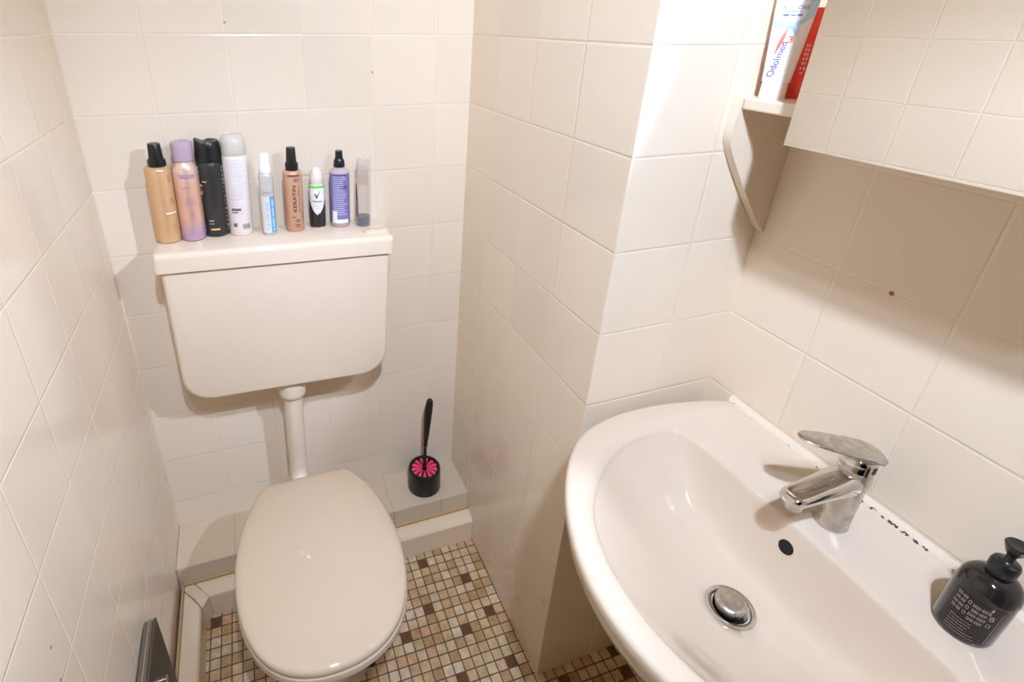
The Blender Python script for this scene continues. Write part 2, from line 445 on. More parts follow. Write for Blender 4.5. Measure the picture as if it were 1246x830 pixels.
I = radial(curve([(1.101, -.897), (1.101, -.80), (1.101, -.690), (1.098, -.668), (1.085, -.655), (1.04, -.650), (.985, -.648), (.942, -.650), (.88, -.656), (.820, -.675), (.750, -.726), (.711, -.777), (.690, -.843), (.6865, -.897)]))
Eo = radial(curve([(.989, -.897), (.986, -.82), (.982, -.74), (.978, -.70), (.966, -.674), (.944, -.664), (.88, -.668), (.826, -.685), (.757, -.735), (.7185, -.784), (.698, -.846), (.6945, -.897)]))
def g_bowl(a, t):
    c = math.cos(a); w = min(1, max(0, (c - .05) / .75)); w = w * w * (3 - 2 * w)
    gr = 1 - (1 - min(1, t / .40)) ** 2.0 if t < .40 else 1.
    gr = gr * .93 + .07 * t
    side = 1 - (1 - t) ** 2.9
    front = 1 - (1 - t) ** 2.0
    f = min(1, max(0, (-c + .2) / 1.0)); base = side * (1 - f) + front * f
    return base * (1 - w) + gr * w
def bowl(a, t):
    e = Eo(a); r = e * (1 - t)
    return (CX + r * math.cos(a), CY + r * math.sin(a), .8165 - .1065 * g_bowl(a, t))
NA = 144
angs = [2 * PI * k / NA for k in range(NA)]
def bl(fr, z): return [(CX + fr(a) * math.cos(a), CY + fr(a) * math.sin(a), z) for a in angs]
deck = lambda a: I(a) - min(.006, (I(a) - Eo(a)) * .5)
loops = [bl(lambda a: Eo(a) * .25, .672), bl(lambda a: Eo(a) * .62, .688), bl(lambda a: Eo(a) * .88, .728), bl(lambda a: O(a) * .93 + .0, .765),
         bl(lambda a: O(a) * .975, .790), bl(lambda a: O(a) - .0025, .806), bl(O, .815), bl(O, .823), bl(lambda a: O(a) - .0015, .8268), bl(lambda a: O(a) - .005, .8292), bl(lambda a: O(a) - .010, .830),
         bl(lambda a: I(a) + .010, .8299), bl(lambda a: I(a) + .004, .8292), bl(lambda a: I(a) - min(.002, (I(a) - Eo(a)) * .2), .8272), bl(deck, .8240),
         bl(lambda a: Eo(a) + min(.006, (I(a) - Eo(a)) * .3), .8226), bl(lambda a: Eo(a) + min(.002, (I(a) - Eo(a)) * .1), .8205)]
for t in (0, .02, .045, .075, .11, .15, .19, .23, .27, .31, .35, .39, .43, .48, .54, .6, .66, .72, .77):
    loops.append([bowl(a, t) for a in angs])
loops.append([(CX + .023 * math.cos(a), CY + .023 * math.sin(a), .7098) for a in angs])
loops.append([(CX + .021 * math.cos(a), CY + .021 * math.sin(a), .690) for a in angs])
bs = thing('washbasin', 'white ceramic washbasin fixed to the right wall below the mirror cabinet', 'washbasin', (CX, CY, .66))
bm = bmesh.new(); rings(bm, loops); bmesh.ops.translate(bm, verts=bm.verts, vec=(-CX, -CY, -.66))
link('basin', bm, M['porcelain'], bs, smooth=75)
link('drain_flange', lathed([(.0325, .0505), (.0330, .0525), (.0315, .0545), (.0285, .0545), (.0255, .0525), (.0245, .045), (.0235, .033)], n=48, cap0=False, cap1=False), M['chrome_clean'], bs, smooth=50)
dr = link('drain_pit', lathed([(.0240, .034), (.001, .0335)], n=32, cap0=False), M['hole'], bs, smooth=50)
link('drain_plug', lathed([(.008, .035), (.018, .047), (.0205, .056), (.0205, .0605), (.019, .0625), (.014, .0635), (.001, .0638)], n=40, c=(.0008, .002, 0)), M['chrome'], bs, smooth=50)
# overflow hole in the steep rear face
ao = math.atan2(.012, .087); to = .05
for k in range(60):
    if bowl(ao, to)[2] > .785: to += .004
p0, pa, pt = Vector(bowl(ao, to)), Vector(bowl(ao + .05, to)), Vector(bowl(ao, to + .02))
nrm = (pa - p0).cross(pt - p0).normalized()
if nrm.x > 0: nrm = -nrm
mtx = nrm.to_track_quat('Z', 'Y').to_matrix()
p0 = p0 - Vector((CX, CY, .66))
link('overflow_rim', lathed([(.0135, -.002), (.0135, .0006), (.0115, .0012), (.0105, .0004), (.0100, -.004)], n=32, c=p0, mtx=mtx, cap0=False, cap1=False), M['porcelain'], bs, smooth=60)
link('overflow_hole', lathed([(.0108, -.003), (.0106, .0005), (.009, .0007), (.0005, .0007)], n=32, c=p0, mtx=mtx), M['hole'], bs, smooth=60)
# sealant along the wall
bm = bmesh.new()
rings(bm, [[(1.1213, y, .829), (1.1115, y, .8288), (1.1120, y, .8312), (1.1150, y, .8332), (1.1190, y, .8375), (1.1213, y, .8385)] for y in [-.642 - .0085 * k for k in range(61)]])
struct(link('trim_sealant', bm, M['mould'], smooth=60))

# ------------------------------------------------------------------ tap
tp = thing('basin_tap', 'limescaled chrome mixer tap with a lever on the back rim of the washbasin', 'tap', (1.042, -.890, .8236))
bm = bmesh.new()
lathe(bm, [(.0215, 0), (.0219, .002), (.0212, .005), (.0208, .03), (.0204, .07), (.0204, .102), (.0200, .1045), (.017, .105)], n=40)
link('body', bm, M['chrome'], tp, smooth=40)
sp = bmesh.new()
def sec(x, zc, hw, ht, hb, dy=0):
    out = []
    for k in range(28):
        a = 2 * PI * k / 28; c, s = math.cos(a), math.sin(a)
        sx_ = math.copysign(abs(c) ** .7, c) * hw; sz = math.copysign(abs(s) ** .7, s) * (ht if s > 0 else hb)
        out.append((x, dy + sx_, zc + sz))
    return out
rings(sp, [sec(.012, .083, .0190, .0195, .022), sec(-.010, .083, .0198, .0190, .0205), sec(-.022, .0825, .0198, .0170, .0185, .0005), sec(-.040, .0805, .0190, .0140, .0150, .0015), sec(-.062, .0780, .0178, .0115, .0120, .003),
           sec(-.082, .0755, .0168, .0098, .0102, .004), sec(-.096, .0738, .0158, .0088, .0092, .005), sec(-.102, .0732, .0140, .0075, .0080, .0053), sec(-.106, .0728, .0095, .0048, .0055, .0055)])
so = link('spout', sp, M['chrome_clean'], tp, smooth=60)
link('aerator', lathed([(.0100, .0535), (.0108, .0545), (.0108, .0640), (.0100, .0670)], n=28, c=(-.0880, .0047, 0)), M['chrome'], so, smooth=40)
link('cap', lathed([(.0186, .1045), (.0208, .1052), (.0210, .1065), (.0203, .1080), (.0203, .1190), (.0192, .1235), (.0150, .1270), (.001, .1285)], n=40), M['chrome_clean'], tp, smooth=50)
lv = bmesh.new(); lp = []
for (u, wv, th, z) in ((.0245, .006, .003, .1265), (.0235, .0130, .007, .1275), (.017, .0190, .0100, .1290), (.005, .0215, .0105, .1315), (-.012, .0212, .0080, .1345), (-.032, .0195, .0062, .1370), (-.052, .0172, .0052, .1390), (-.067, .0142, .0045, .1405), (-.076, .0100, .0038, .1413), (-.0800, .005, .0028, .1416), (-.0808, .002, .0015, .1416)):
    lp.append([(u, wv * math.copysign(abs(math.cos(2 * PI * k / 20)) ** .7, math.cos(2 * PI * k / 20)), z + th * .5 * math.copysign(abs(math.sin(2 * PI * k / 20)) ** .7, math.sin(2 * PI * k / 20))) for k in range(20)])
rings(lv, lp)
lo = link('lever', lv, M['chrome'], tp, smooth=50); lo.rotation_euler = (0, 0, math.radians(-31))
bm = bmesh.new(); box(bm, -.0212, -.0200, -.0026, .0026, .1100, .1200)
ck = link('temperature_mark', bm, M['black_plastic'], tp, bevel=.0004); ck.rotation_euler = (0, 0, math.radians(88))
bm = bmesh.new(); sweep(bm, [(.019, -.006, .048), (.029, -.0075, .049), (.031, -.0078, .051)], [.0030, .0030, .002], 12)
link('pull_rod', bm, M['chrome'], tp, smooth=50)

# ------------------------------------------------------------------ soap pump bottle
sb = thing('soap_dispenser', 'dark brown pump soap bottle with pale print on the right of the washbasin rim', 'soap dispenser', (1.048, -1.044, .8236))
link('bottle', lathed([(.0240, 0), (.0262, .0015), (.0270, .005), (.0270, .068), (.0264, .075), (.0245, .0820), (.0205, .0880), (.0150, .0915), (.0105, .0930), (.0100, .099)], n=56), M['black_gloss'], sb, smooth=50)
lab = mat('pump_print', (.33, .25, .24), .5); lab2 = mat('pump_label', (.016, .012, .011), .15)
th0 = math.atan2(.305 - 1.048, -(-1.205 + 1.044)) + .05
K_ = .66
fn_ = cyl(.0270, th0, .0); fn = lambda a, c: fn_(a * K_, c)
bm = bmesh.new(); patch(bm, fn, -.034, .034, .008, .066, 24, 1); sl = link('label', bm, lab2, sb, smooth=60)
fn2_ = cyl(.0270, th0, .0, .0009); fn2 = lambda a, c: fn2_(a * K_, c); rl = random.Random(3)
bm = bmesh.new()
blur_lines(bm, fn2, .042, .010, .031, .0040, .0008, rl)
for col_, (x0, x1) in enumerate(((-.027, -.013), (-.004, .016))):
    for k in range(4):
        z = .062 - k * .0068 - (.004 if col_ else 0)
        put_text(bm, 'IIIHIII' if col_ else 'IIHII', (x1 - x0) * (1 - .12 * (k % 2)), lambda a, b, xx=(x0 + x1) / 2, zz=z: fn2(xx + a, zz + b), height=.0042)
for k, s in enumerate('OOO'):
    put_text(bm, s, .0042, lambda a, b, zz=.059 - k * .0085: fn2(-.0085 + a, zz + b), height=.0055)
put_text(bm, 'O', .006, lambda a, b: fn2(.022 + a, .040 + b)); put_text(bm, 'B', .005, lambda a, b: fn2(.022 + a, .0515 + b))
imprint(bm, lab, sl)
bm = bmesh.new(); patch(bm, fn2, .0305, .0312, .010, .062, 1); imprint(bm, lab, sl)
pump = link('pump_collar', lathed([(.0118, .0945), (.0125, .096), (.0125, .110), (.0112, .1130), (.0060, .1145), (.0042, .117), (.0040, .128)], n=32), M['black_plastic'], sb, smooth=40)
bm = bmesh.new()
lathe(bm, [(.0042, .124), (.0066, .127), (.0098, .1345), (.0110, .1385), (.0100, .1400), (.0054, .1388), (.001, .1385)], n=32)
link('pump_head', bm, M['black_plastic'], sb, smooth=40)
bm = bmesh.new(); sweep(bm, [(.004, -.003, .134), (.016, -.013, .134), (.024, -.020, .1315), (.027, -.0225, .127)], [(.0040, .0045), .0038, .0033, .0030], 14)
link('nozzle', bm, M['black_plastic'], sb, smooth=50)

# ------------------------------------------------------------------ mirror cabinet
TH = math.radians(1.9)
mc = thing('mirror_cabinet', 'white cabinet with mirror door and small side shelf, on the wall above the washbasin', 'mirror cabinet', (W2, -.90, 1.33))
oz = Vector((W2, -.90, 1.33))
def cab(name, bm, m, **k):
    bmesh.ops.translate(bm, verts=bm.verts, vec=-oz); return link(name, bm, m, mc, **k)
cab('cabinet_box', bx(.993, W2 - .0005, -1.05, -.722, 1.334, 1.615), M['white_board'], bevel=.001)
door = cab('mirror_door', bx(.0045, .020, -.340, 0, 0, .29), M['white_board'], bevel=.0008)
# the door stands a touch off parallel
for ob in (door,):
    ob.data.transform(Matrix.Translation(oz))
    ob.data.transform(Matrix.Translation(Vector((.9625, -.712, 1.330)) - oz) @ Matrix.Rotation(TH, 4, 'Z'))
gl = link('mirror_glass', bx(0, .0045, -.340, 0, 0, .29), M['mirror'], door)
gl.data.transform(Matrix.Translation(Vector((.9625, -.712, 1.330)) - oz) @ Matrix.Rotation(TH, 4, 'Z'))
def r_xz(poly, it=2):
    return chaikin(poly, it)
cab('shelf', bx(1.0005, W2 - .0005, -.7215, -.6045, 1.3575, 1.374), M['white_board'], bevel=.0025)
bm = bmesh.new()
front = [(1.1208, 1.374), (1.0005, 1.374), (.9985, 1.3575), (.9962, 1.338), (.9955, 1.323), (.9978, 1.309), (1.005, 1.295), (1.017, 1.278), (1.031, 1.259), (1.047, 1.238), (1.070, 1.209), (1.092, 1.182), (1.110, 1.162), (1.1208, 1.153)]
prism(bm, front, -.604, -.5892)
cab('end_panel', bm, M['white_board'], smooth=30)

# ------------------------------------------------------------------ tubes on the shelf
def tube_body(bm, w0, t0, w1, t1, L, z0=.022):
    lp = []
    for k in range(13):
        u = k / 12; w = w0 + (w1 - w0) * u; t = t0 + (t1 - t0) * u ** .85
        lp.append([(w * math.cos(2 * PI * i / 40), -t * math.sin(2 * PI * i / 40), z0 + L * u) for i in range(40)])
    rings(bm, lp)
    def fn(x, z, e=.0005):
        u = (z - z0) / L; w = w0 + (w1 - w0) * u; t = t0 + (t1 - t0) * u ** .85
        return (x, -t * math.sqrt(max(.02, 1 - (x / w) ** 2)) - e, z)
    return fn
white_gloss = mat('tube_white', (.88, .86, .84), .25)
face = math.radians(-52)
pt = thing('toothpaste_tube', 'white and blue toothpaste tube standing on its cap on the small shelf', 'toothpaste', (1.0345, -.6185, 1.374), (0, 0, face))
link('cap', lathed([(.0160, 0), (.0165, .001), (.0160, .0205), (.015, .022), (.011, .0225)], n=40), white_gloss, pt, smooth=40)
bm = bmesh.new(); fn = tube_body(bm, .0172, .0150, .0262, .0016, .125)
body = link('tube', bm, white_gloss, pt, smooth=60)
def decal(name, colr, build, parent=body, rough=.3):
    bm = bmesh.new(); build(bm); return imprint(bm, mat(name + '_ink', colr, rough), parent)
def swoosh(z0, z1, sag, e, xl=-1., xr=1.):
    def b(bm):
        n = 20; row = []
        for i in range(n + 1):
            s = xl + (xr - xl) * i / n; cur = []
            for j in range(7):
                zb_ = z0 + sag * s + .010 * s * s; z = zb_ + (z1 - zb_) * j / 6
                u = (z - .022) / .125; w = (.0172 + .0090 * u) * .985
                cur.append(bm.verts.new(fn(s * w, z, e)))
            row.append(cur)
        for i in range(n):
            for j in range(6): bm.faces.new((row[i][j], row[i + 1][j], row[i + 1][j + 1], row[i][j + 1]))
    return b
decal('light_blue_band', (.50, .66, .86), swoosh(.090, .146, .006, .0004))
decal('pale_panel', (.80, .86, .93), swoosh(.098, .146, .004, .0008, -1., .55))
decal('blue_edge', (.20, .22, .70), swoosh(.118, .146, .012, .0011, .62, 1.))
def wordmark(bm):
    put_text(bm, 'Odol', .0235, lambda a, b: fn(-.0078 + a + b * .16, .0405 + b, .0010), height=.0090, up=True)
    put_text(bm, 'med', .0200, lambda a, b: fn(-.0040 + a + b * .16, .0640 + b, .0010), height=.0078, up=True)
decal('wordmark', (.17, .13, .52), wordmark)
def red_mark(bm):
    put_text(bm, '3', .0060, lambda a, b: fn(.0035 + a, .0775 + b, .0011), height=.0085)
    n = 10; r = []
    for i in range(n + 1):
        t = i / n; x = -.0105 + .0075 * t; z = .058 + .033 * t; w = .0022 * math.sin(PI * min(.97, max(.05, t))) + .0003
        r.append((bm.verts.new(fn(x - w, z, .0012)), bm.verts.new(fn(x + w, z, .0012))))
    for a, b in zip(r, r[1:]): bm.faces.new((a[0], a[1], b[1], b[0]))
decal('red_swoosh', (.85, .20, .15), red_mark)
def blue_mark(bm):
    n = 10; r = []
    for i in range(n + 1):
        t = i / n; a = 1.9 - 2.3 * t; x = -.0010 + .0085 * math.cos(a); z = .0835 + .0095 * math.sin(a); w = .0022 * math.sin(PI * min(.95, max(.08, t)))
        r.append((bm.verts.new(fn(x - w * math.cos(a), z - w * math.sin(a), .0012)), bm.verts.new(fn(x + w * math.cos(a), z + w * math.sin(a), .0012))))
    for a, b in zip(r, r[1:]): bm.faces.new((a[0], a[1], b[1], b[0]))
decal('blue_arc', (.35, .58, .85), blue_mark)
def title(bm):
    put_text(bm, 'ALL', .0105, lambda a, b: fn(-.0105 + a, .1165 + b, .0016), height=.0052)
    put_text(bm, 'IN', .0030, lambda a, b: fn(-.0015 + a, .1180 + b, .0016), height=.0022)
    put_text(bm, 'ONE', .0125, lambda a, b: fn(.0085 + a, .1165 + b, .0016), height=.0052)
decal('title', (.30, .34, .46), title)
def bars(bm):
    for x0, x1 in ((-.0125, -.0060), (.0035, .0090)): patch(bm, lambda a, b: fn(a, b, .0016), x0, x1, .1060, .1082, 4)
    patch(bm, lambda a, b: fn(a, b, .0016), -.0045, .0020, .1064, .1076, 4)
    put_text(bm, 'IIIIII', .017, lambda a, b: fn(-.002 + a, .1112 + b, .0016), height=.0012)
decal('subtitle_bars', (.14, .16, .42), bars)
decal('small_print', (.60, .62, .72), lambda bm: [patch(bm, lambda a, b: fn(a, b, .001), -.0005 + k * .0002, .0004 + k * .0002, .030 + k * .007, .036 + k * .007, 1) for k in range(7)])

red = mat('tube_red', (.86, .075, .06), .3)
rt = thing('red_tube', 'slim red tube standing beside the white toothpaste tube, half behind the mirror door', 'tube', (1.0765, -.6300, 1.374), (0, 0, face))
link('cap', lathed([(.0190, 0), (.0195, .001), (.0190, .022), (.0165, .024)], n=32), red, rt, smooth=40)
bm = bmesh.new(); fnr = tube_body(bm, .0185, .0150, .0195, .0016, .094, .023)
rb = link('tube', bm, red, rt, smooth=60)
bm = bmesh.new()
for k, (z, w) in enumerate(((.034, .003), (.040, .006), (.047, .004), (.0525, .005), (.0585, .004), (.064, .0045), (.0695, .004))):
    put_text(bm, 'II', w, lambda a, b, zz=z: fnr(-.0085 + a, zz + b, .0006), height=.0035)
imprint(bm, mat('red_tube_ink', (.92, .72, .70), .4), rb)

# ------------------------------------------------------------------ toiletries on the cistern lid
def spot(x, y): return (x, y, 1.034 - (x - .357) * math.tan(TAU) + .0003)
def bottle(name, label, cat, x, y, th=0.):
    return thing(name, label, cat, spot(x, y), (0, TAU, 0), 'toiletries on the cistern lid')
BP = M['black_plastic']
def ink(name, col, bm, parent, rough=.4): return imprint(bm, mat(name + '_ink', col, rough), parent)
def cyl_face(x, y): return math.atan2(.305 - x, 1.205 + y) * .9

# 1 gold pump spray
x, y = .1335, -.051; r = .0258; th = cyl_face(x, y)
b = bottle('spray_bottle', 'tall gold spray bottle with black pump, leftmost on the cistern lid', 'spray bottle', x, y)
gold = mat('gold_plastic', (.64, .385, .20), .25, .3)
bd = link('bottle', lathed([(r - .003, 0), (r, .002), (r, .1535), (r - .0015, .157), (r - .006, .159), (.016, .160), (.012, .161)], n=48), gold, b, smooth=50)
link('pump_collar', lathed([(.0170, .158), (.0175, .159), (.0172, .172), (.0150, .174)], n=32), BP, b, smooth=40)
link('pump_cap', lathed([(.0138, .1735), (.0138, .175), (.0118, .203), (.0110, .2045), (.001, .2045)], n=32), BP, b, smooth=40)
bm = bmesh.new(); f = cyl(r, th, 0); rnd = random.Random(1)
for z, w, xx in ((.142, .007, .018), (.137, .006, .018), (.131, .007, .018), (.095, .010, .017), (.090, .012, .017), (.085, .010, .017), (.040, .010, .016), (.035, .008, .016), (.029, .010, .016), (.022, .007, .015)):
    patch(bm, f, xx - w / 2, xx + w / 2, z, z + .0016, 4)
ink('brown_print', (.34, .17, .06), bm, bd)
bm = bmesh.new(); patch(bm, f, .002, .024, .0640, .0670, 8); ink('silver_band', (.80, .72, .62), bm, bd)

# 2 pink to lilac mousse can
x, y = .1832, -.0502; r = .0250; th = cyl_face(x, y)
b = bottle('mousse_can', 'pink and lilac aerosol can with lilac cap beside the gold spray bottle', 'aerosol can', x, y)
pk = mat('pink_lilac', (.7, .4, .3), .22, .35); g = NG(pk)
tc = g.n('ShaderNodeTexCoord'); sp_ = g.n('ShaderNodeSeparateXYZ'); g.link(tc.outputs['Object'], sp_.inputs[0])
c1 = g.mix(g.ramp(sp_.outputs['Z'], .01, .055), (.47, .32, .42), (.72, .42, .30))
g.link(g.mix(g.ramp(sp_.outputs['Z'], .10, .165), c1, (.75, .52, .43)), g.b.inputs['Base Color'])
bd = link('can', lathed([(r - .003, 0), (r, .0025), (r, .147), (r - .001, .154), (r - .004, .162), (r - .0075, .168), (.016, .171)], n=48), pk, b, smooth=50)
lil = mat('lilac_cap', (.44, .325, .385), .3)
link('cap', lathed([(.0205, .1695), (.0208, .171), (.0208, .2030), (.0195, .2065), (.016, .2078), (.012, .2065), (.001, .2065)], n=48), lil, b, smooth=40)
f = cyl(r, th, 0); bm = bmesh.new()
patch(bm, f, -.016, .018, .1415, .1435, 8); patch(bm, f, -.012, .018, .1365, .1392, 8)
put_text(bm, 'III', .013, lambda a, c: f(-.004 + a, .117 + c), height=.004); put_text(bm, 'IIII', .013, lambda a, c: f(.002 + a, .094 + c), height=.003)
for z in (.088, .083, .079): patch(bm, f, -.008, .013, z, z + .0012, 6)
put_text(bm, 'XX', .008, lambda a, c: f(.003 + a, .061 + c), height=.010); patch(bm, f, -.006, .010, .049, .0505, 6)
for xx in (-.002, .006, .014): patch(bm, f, xx, xx + .003, .014, .0175, 3)
ink('purple_print', (.34, .16, .33), bm, bd)

# 3 black hairspray can with wavy cap
x, y = .2305, -.0345; r = .0258; th = cyl_face(x, y)
b = bottle('hairspray_can', 'black hairspray can with a wavy-topped black cap, third from left on the cistern lid', 'aerosol can', x, y)
blk = mat('black_can', (.030, .029, .026), .32)
bd = link('can', lathed([(r - .003, 0), (r, .003), (r, .150), (r - .0008, .160), (r - .003, .164)], n=48), blk, b, smooth=50)
bm = bmesh.new(); lp = []
for rr, z in ((r + .0003, .163), (r + .0004, .166), (r - .0002, .19)):
    lp.append([(rr * math.sin(2 * PI * i / 48), -rr * math.cos(2 * PI * i / 48), z) for i in range(48)])
for rr, dz in ((r - .0012, 0), (r - .003, .003), (r - .007, .0025), (.012, -.001), (.001, -.001)):
    ring = []
    for i in range(48):
        a = 2 * PI * i / 48; s = math.sin(a); c = math.cos(a)
        wav = .0040 * max(0, -s) ** 3 * 2 - .004 * max(0, 1 - abs(s + .35) / .4) + .001 * s
        ring.append((rr * s, -rr * c, .2015 + dz + wav * rr / r))
    lp.append(ring)
rings(bm, lp); link('cap', bm, BP, b, smooth=50)
f = cyl(r, th, 0); bm = bmesh.new()
rnd = random.Random(5)
for side in (-1, 1):
    z = .155
    while z > .012:
        w = rnd.uniform(.003, .0055); patch(bm, f, side * .0285 - w / 2, side * .0285 + w / 2, z - rnd.uniform(.003, .006), z, 3); z -= .0092
put_text(bm, 'IIII', .010, lambda a, c: f(-.010 + a, .038 + c), height=.003); put_text(bm, 'III', .009, lambda a, c: f(-.010 + a, .031 + c), height=.002)
ink('white_print', (.62, .55, .47), bm, bd)
bm = bmesh.new(); patch(bm, f, -.013, .006, .0165, .0205, 6); patch(bm, f, -.026, -.021, .112, .117, 3); patch(bm, f, -.020, -.010, .122, .1245, 3); patch(bm, f, -.0265, -.022, .094, .104, 3)
ink('orange_print', (.78, .38, .20), bm, bd)

# 4 white aerosol can with translucent grey cap
x, y = .2815, -.0395; r = .0255; th = cyl_face(x, y)
b = bottle('white_can', 'white aerosol can with clear grey cap, tallest on the cistern lid', 'aerosol can', x, y)
bd = link('can', lathed([(r - .003, 0), (r, .003), (r, .170), (r - .0010, .176), (r - .003, .180)], n=48), mat('white_can', (.78, .70, .67), .22), b, smooth=50)
link('cap', lathed([(r - .0006, .1755), (r, .177), (r - .0004, .200), (r - .0020, .209), (r - .0065, .2155), (.014, .218), (.0135, .2165), (.001, .2160)], n=48), mat('clear_grey', (.58, .53, .46), .15), b, smooth=40)
f = cyl(r, th, 0); bm = bmesh.new(); blur_lines(bm, f, .038, .085, .168, .0046, .0011, random.Random(8), (.75, 1.))
blur_lines(bm, f, .036, .046, .083, .0062, .0009, random.Random(9), (.4, .9))
ink('grey_print', (.50, .48, .52), bm, bd)
bm = bmesh.new(); patch(bm, f, -.017, .003, .0585, .0635, 6); patch(bm, f, -.017, -.003, .0535, .0560, 4); patch(bm, f, -.016, -.008, .022, .030, 3)
for k in range(12): patch(bm, f, .0035 + k * .0014, .0042 + k * .0014, .0165, .0275, 1)
ink('dark_print', (.12, .11, .12), bm, bd)
bm = bmesh.new(); patch(bm, f, -.020, .018, .1325, .1355, 8); ink('pale_blue_line', (.55, .70, .72), bm, bd)

# 5 small white-capped clear spray with blue stripe
x, y = .3413, -.057; r = .0155; th = cyl_face(x, y)
b = bottle('small_spray', 'slim clear spray bottle with white cap and blue stripe, middle of the cistern lid', 'spray bottle', x, y)
bd = link('bottle', lathed([(r - .002, 0), (r, .002), (r, .129), (r - .001, .134), (r - .003, .1375), (.010, .139)], n=40), mat('frosted_grey', (.60, .575, .54), .15, .25), b, smooth=50)
link('cap', lathed([(.0118, .138), (.0125, .139), (.0122, .150), (.0105, .156), (.0098, .1755), (.0085, .178), (.001, .178)], n=32), white_gloss, b, smooth=40)
f = cyl(r, th, 0); bm = bmesh.new(); patch(bm, f, -.0155, .0042, .006, .089, 10, 1); ink('pale_label', (.62, .60, .56), bm, bd)
bm = bmesh.new(); patch(bm, f, .0045, .0155, .006, .088, 6, 2); ink('blue_stripe', (.07, .33, .72), bm, bd)
bm = bmesh.new(); f9 = cyl(r, th, 0, .0008)
put_text(bm, 'HIIHIIHII', .070, lambda a, c: f9(.0100 + a, .046 + c), height=.0042, up=True); ink('stripe_print', (.62, .80, .92), bm, bd)
bm = bmesh.new(); put_text(bm, 'IIHIHIII', .062, lambda a, c: f9(-.0015 + a, .044 + c), height=.0050, up=True); ink('blue_print', (.32, .44, .56), bm, bd)
bm = bmesh.new()
for xx in (-.006, 0, .006): put_text(bm, 'H', .0035, lambda a, c, q=xx: f9(q + a, .0975 + c), height=.0045)
ink('grey_letters', (.22, .20, .20), bm, bd)

# 6 bronze keratin spray
x, y = .3985, -.0450; r = .0208; th = cyl_face(x, y)
b = bottle('keratin_spray', 'bronze spray bottle with vertical black KERATIN lettering and black pump', 'spray bottle', x, y)
bz = mat('bronze_plastic', (.60, .33, .21), .28, .2)
bd = link('bottle', lathed([(r - .002, 0), (r, .002), (r, .133), (r - .001, .1365), (r - .004, .1385), (.012, .1395)], n=44), bz, b, smooth=50)
link('pump_collar', lathed([(.0138, .1385), (.0142, .139), (.0142, .1535), (.0125, .1550)], n=32), BP, b, smooth=40)
link('pump_cap', lathed([(.0112, .1545), (.0112, .156), (.0098, .1865), (.009, .188), (.001, .188)], n=32), BP, b, smooth=40)
f = cyl(r, th, 0); bm = bmesh.new()
put_text(bm, 'KERATIN', .060, lambda a, c: f(.0020 + a, .078 + c), height=.0078, up=True)
put_text(bm, 'SS', .013, lambda a, c: f(.0085 + a, .120 + c), height=.0075)
put_text(bm, 'IIHIIHIIH', .058, lambda a, c: f(.0125 + a, .076 + c), height=.0030, up=True)
put_text(bm, 'I', .008, lambda a, c: f(-.002 + a, .036 + c), height=.0016, up=False)
put_text(bm, 'OB', .010, lambda a, c: f(.006 + a, .027 + c), height=.006); patch(bm, f, .000, .012, .0170, .0185, 4); patch(bm, f, .001, .013, .0125, .0138, 4)
ink('black_print', (.05, .03, .025), bm, bd)
bm = bmesh.new(); patch(bm, f, -.012, .016, .1275, .1315, 8); ink('plum_band', (.20, .07, .10), bm, bd)

# 7 small deodorant
x, y = .4520, -.0365; r = .0176; th = cyl_face(x, y)
b = bottle('deodorant_can', 'short white and black deodorant can with green ring and clear cap', 'deodorant', x, y)
bd = link('can', lathed([(r - .003, 0), (r, .003), (r, .092), (r - .0005, .098), (r - .0025, .104)], n=44), mat('deo_white', (.80, .77, .74), .25), b, smooth=50)
link('cap', lathed([(r - .0030, .1005), (r - .0022, .102), (r - .0025, .120), (r - .0055, .132), (.0085, .139), (.004, .141), (.001, .141)], n=40), mat('deo_cap', (.74, .66, .57), .12), b, smooth=50)
link('green_ring', lathed([(r + .0003, .0955), (r + .0003, .1010), (r - .001, .1018)], n=44, cap0=False, cap1=False), mat('green_ring', (.22, .58, .14), .35), b, smooth=40)
f = cyl(r, th, 0, .0005); bm = bmesh.new(); n = 28; row = []
for i in range(n + 1):
    s = -1 + 2 * i / n; a = s * PI * r
    e = .045 + .030 * max(0, abs(s * 2.1)) ** 2 if abs(s) < .36 else .0622 + .006
    e = min(e, .0655); e = e - .012 * max(0, 1 - abs(s * 3)) 
    row.append((bm.verts.new(f(a, .0035)), bm.verts.new(f(a, e))))
for p, q_ in zip(row, row[1:]): bm.faces.new((p[0], q_[0], q_[1], p[1]))
ink('black_base', (.022, .020, .019), bm, bd, .3)
f9 = cyl(r, th, 0, .0009); bm = bmesh.new()
vs = [bm.verts.new(f9(*p)) for p in ((-.0060, .0835), (-.0030, .0835), (-.0010, .0775), (.0065, .0905), (.0075, .0915), (-.0002, .0725), (-.0022, .0725))]
bm.faces.new((vs[0], vs[1], vs[2], vs[6])); bm.faces.new((vs[6], vs[2], vs[5])); bm.faces.new((vs[2], vs[3], vs[4], vs[5]))
put_text(bm, 'Rexona', .019, lambda a, c: f9(a, .066 + c), height=.0048)
vs = [bm.verts.new(f9(*p)) for p in ((.000, .0335), (.004, .0335), (.002, .0385))]; bm.faces.new(vs)
ink('dark_emblem', (.06, .055, .07), bm, bd)
bm = bmesh.new()
for z, w in ((.0575, .013), (.0530, .010), (.0490, .008)): patch(bm, f9, -w / 2, w / 2, z, z + .0012, 5)
ink('faint_print', (.60, .58, .58), bm, bd)

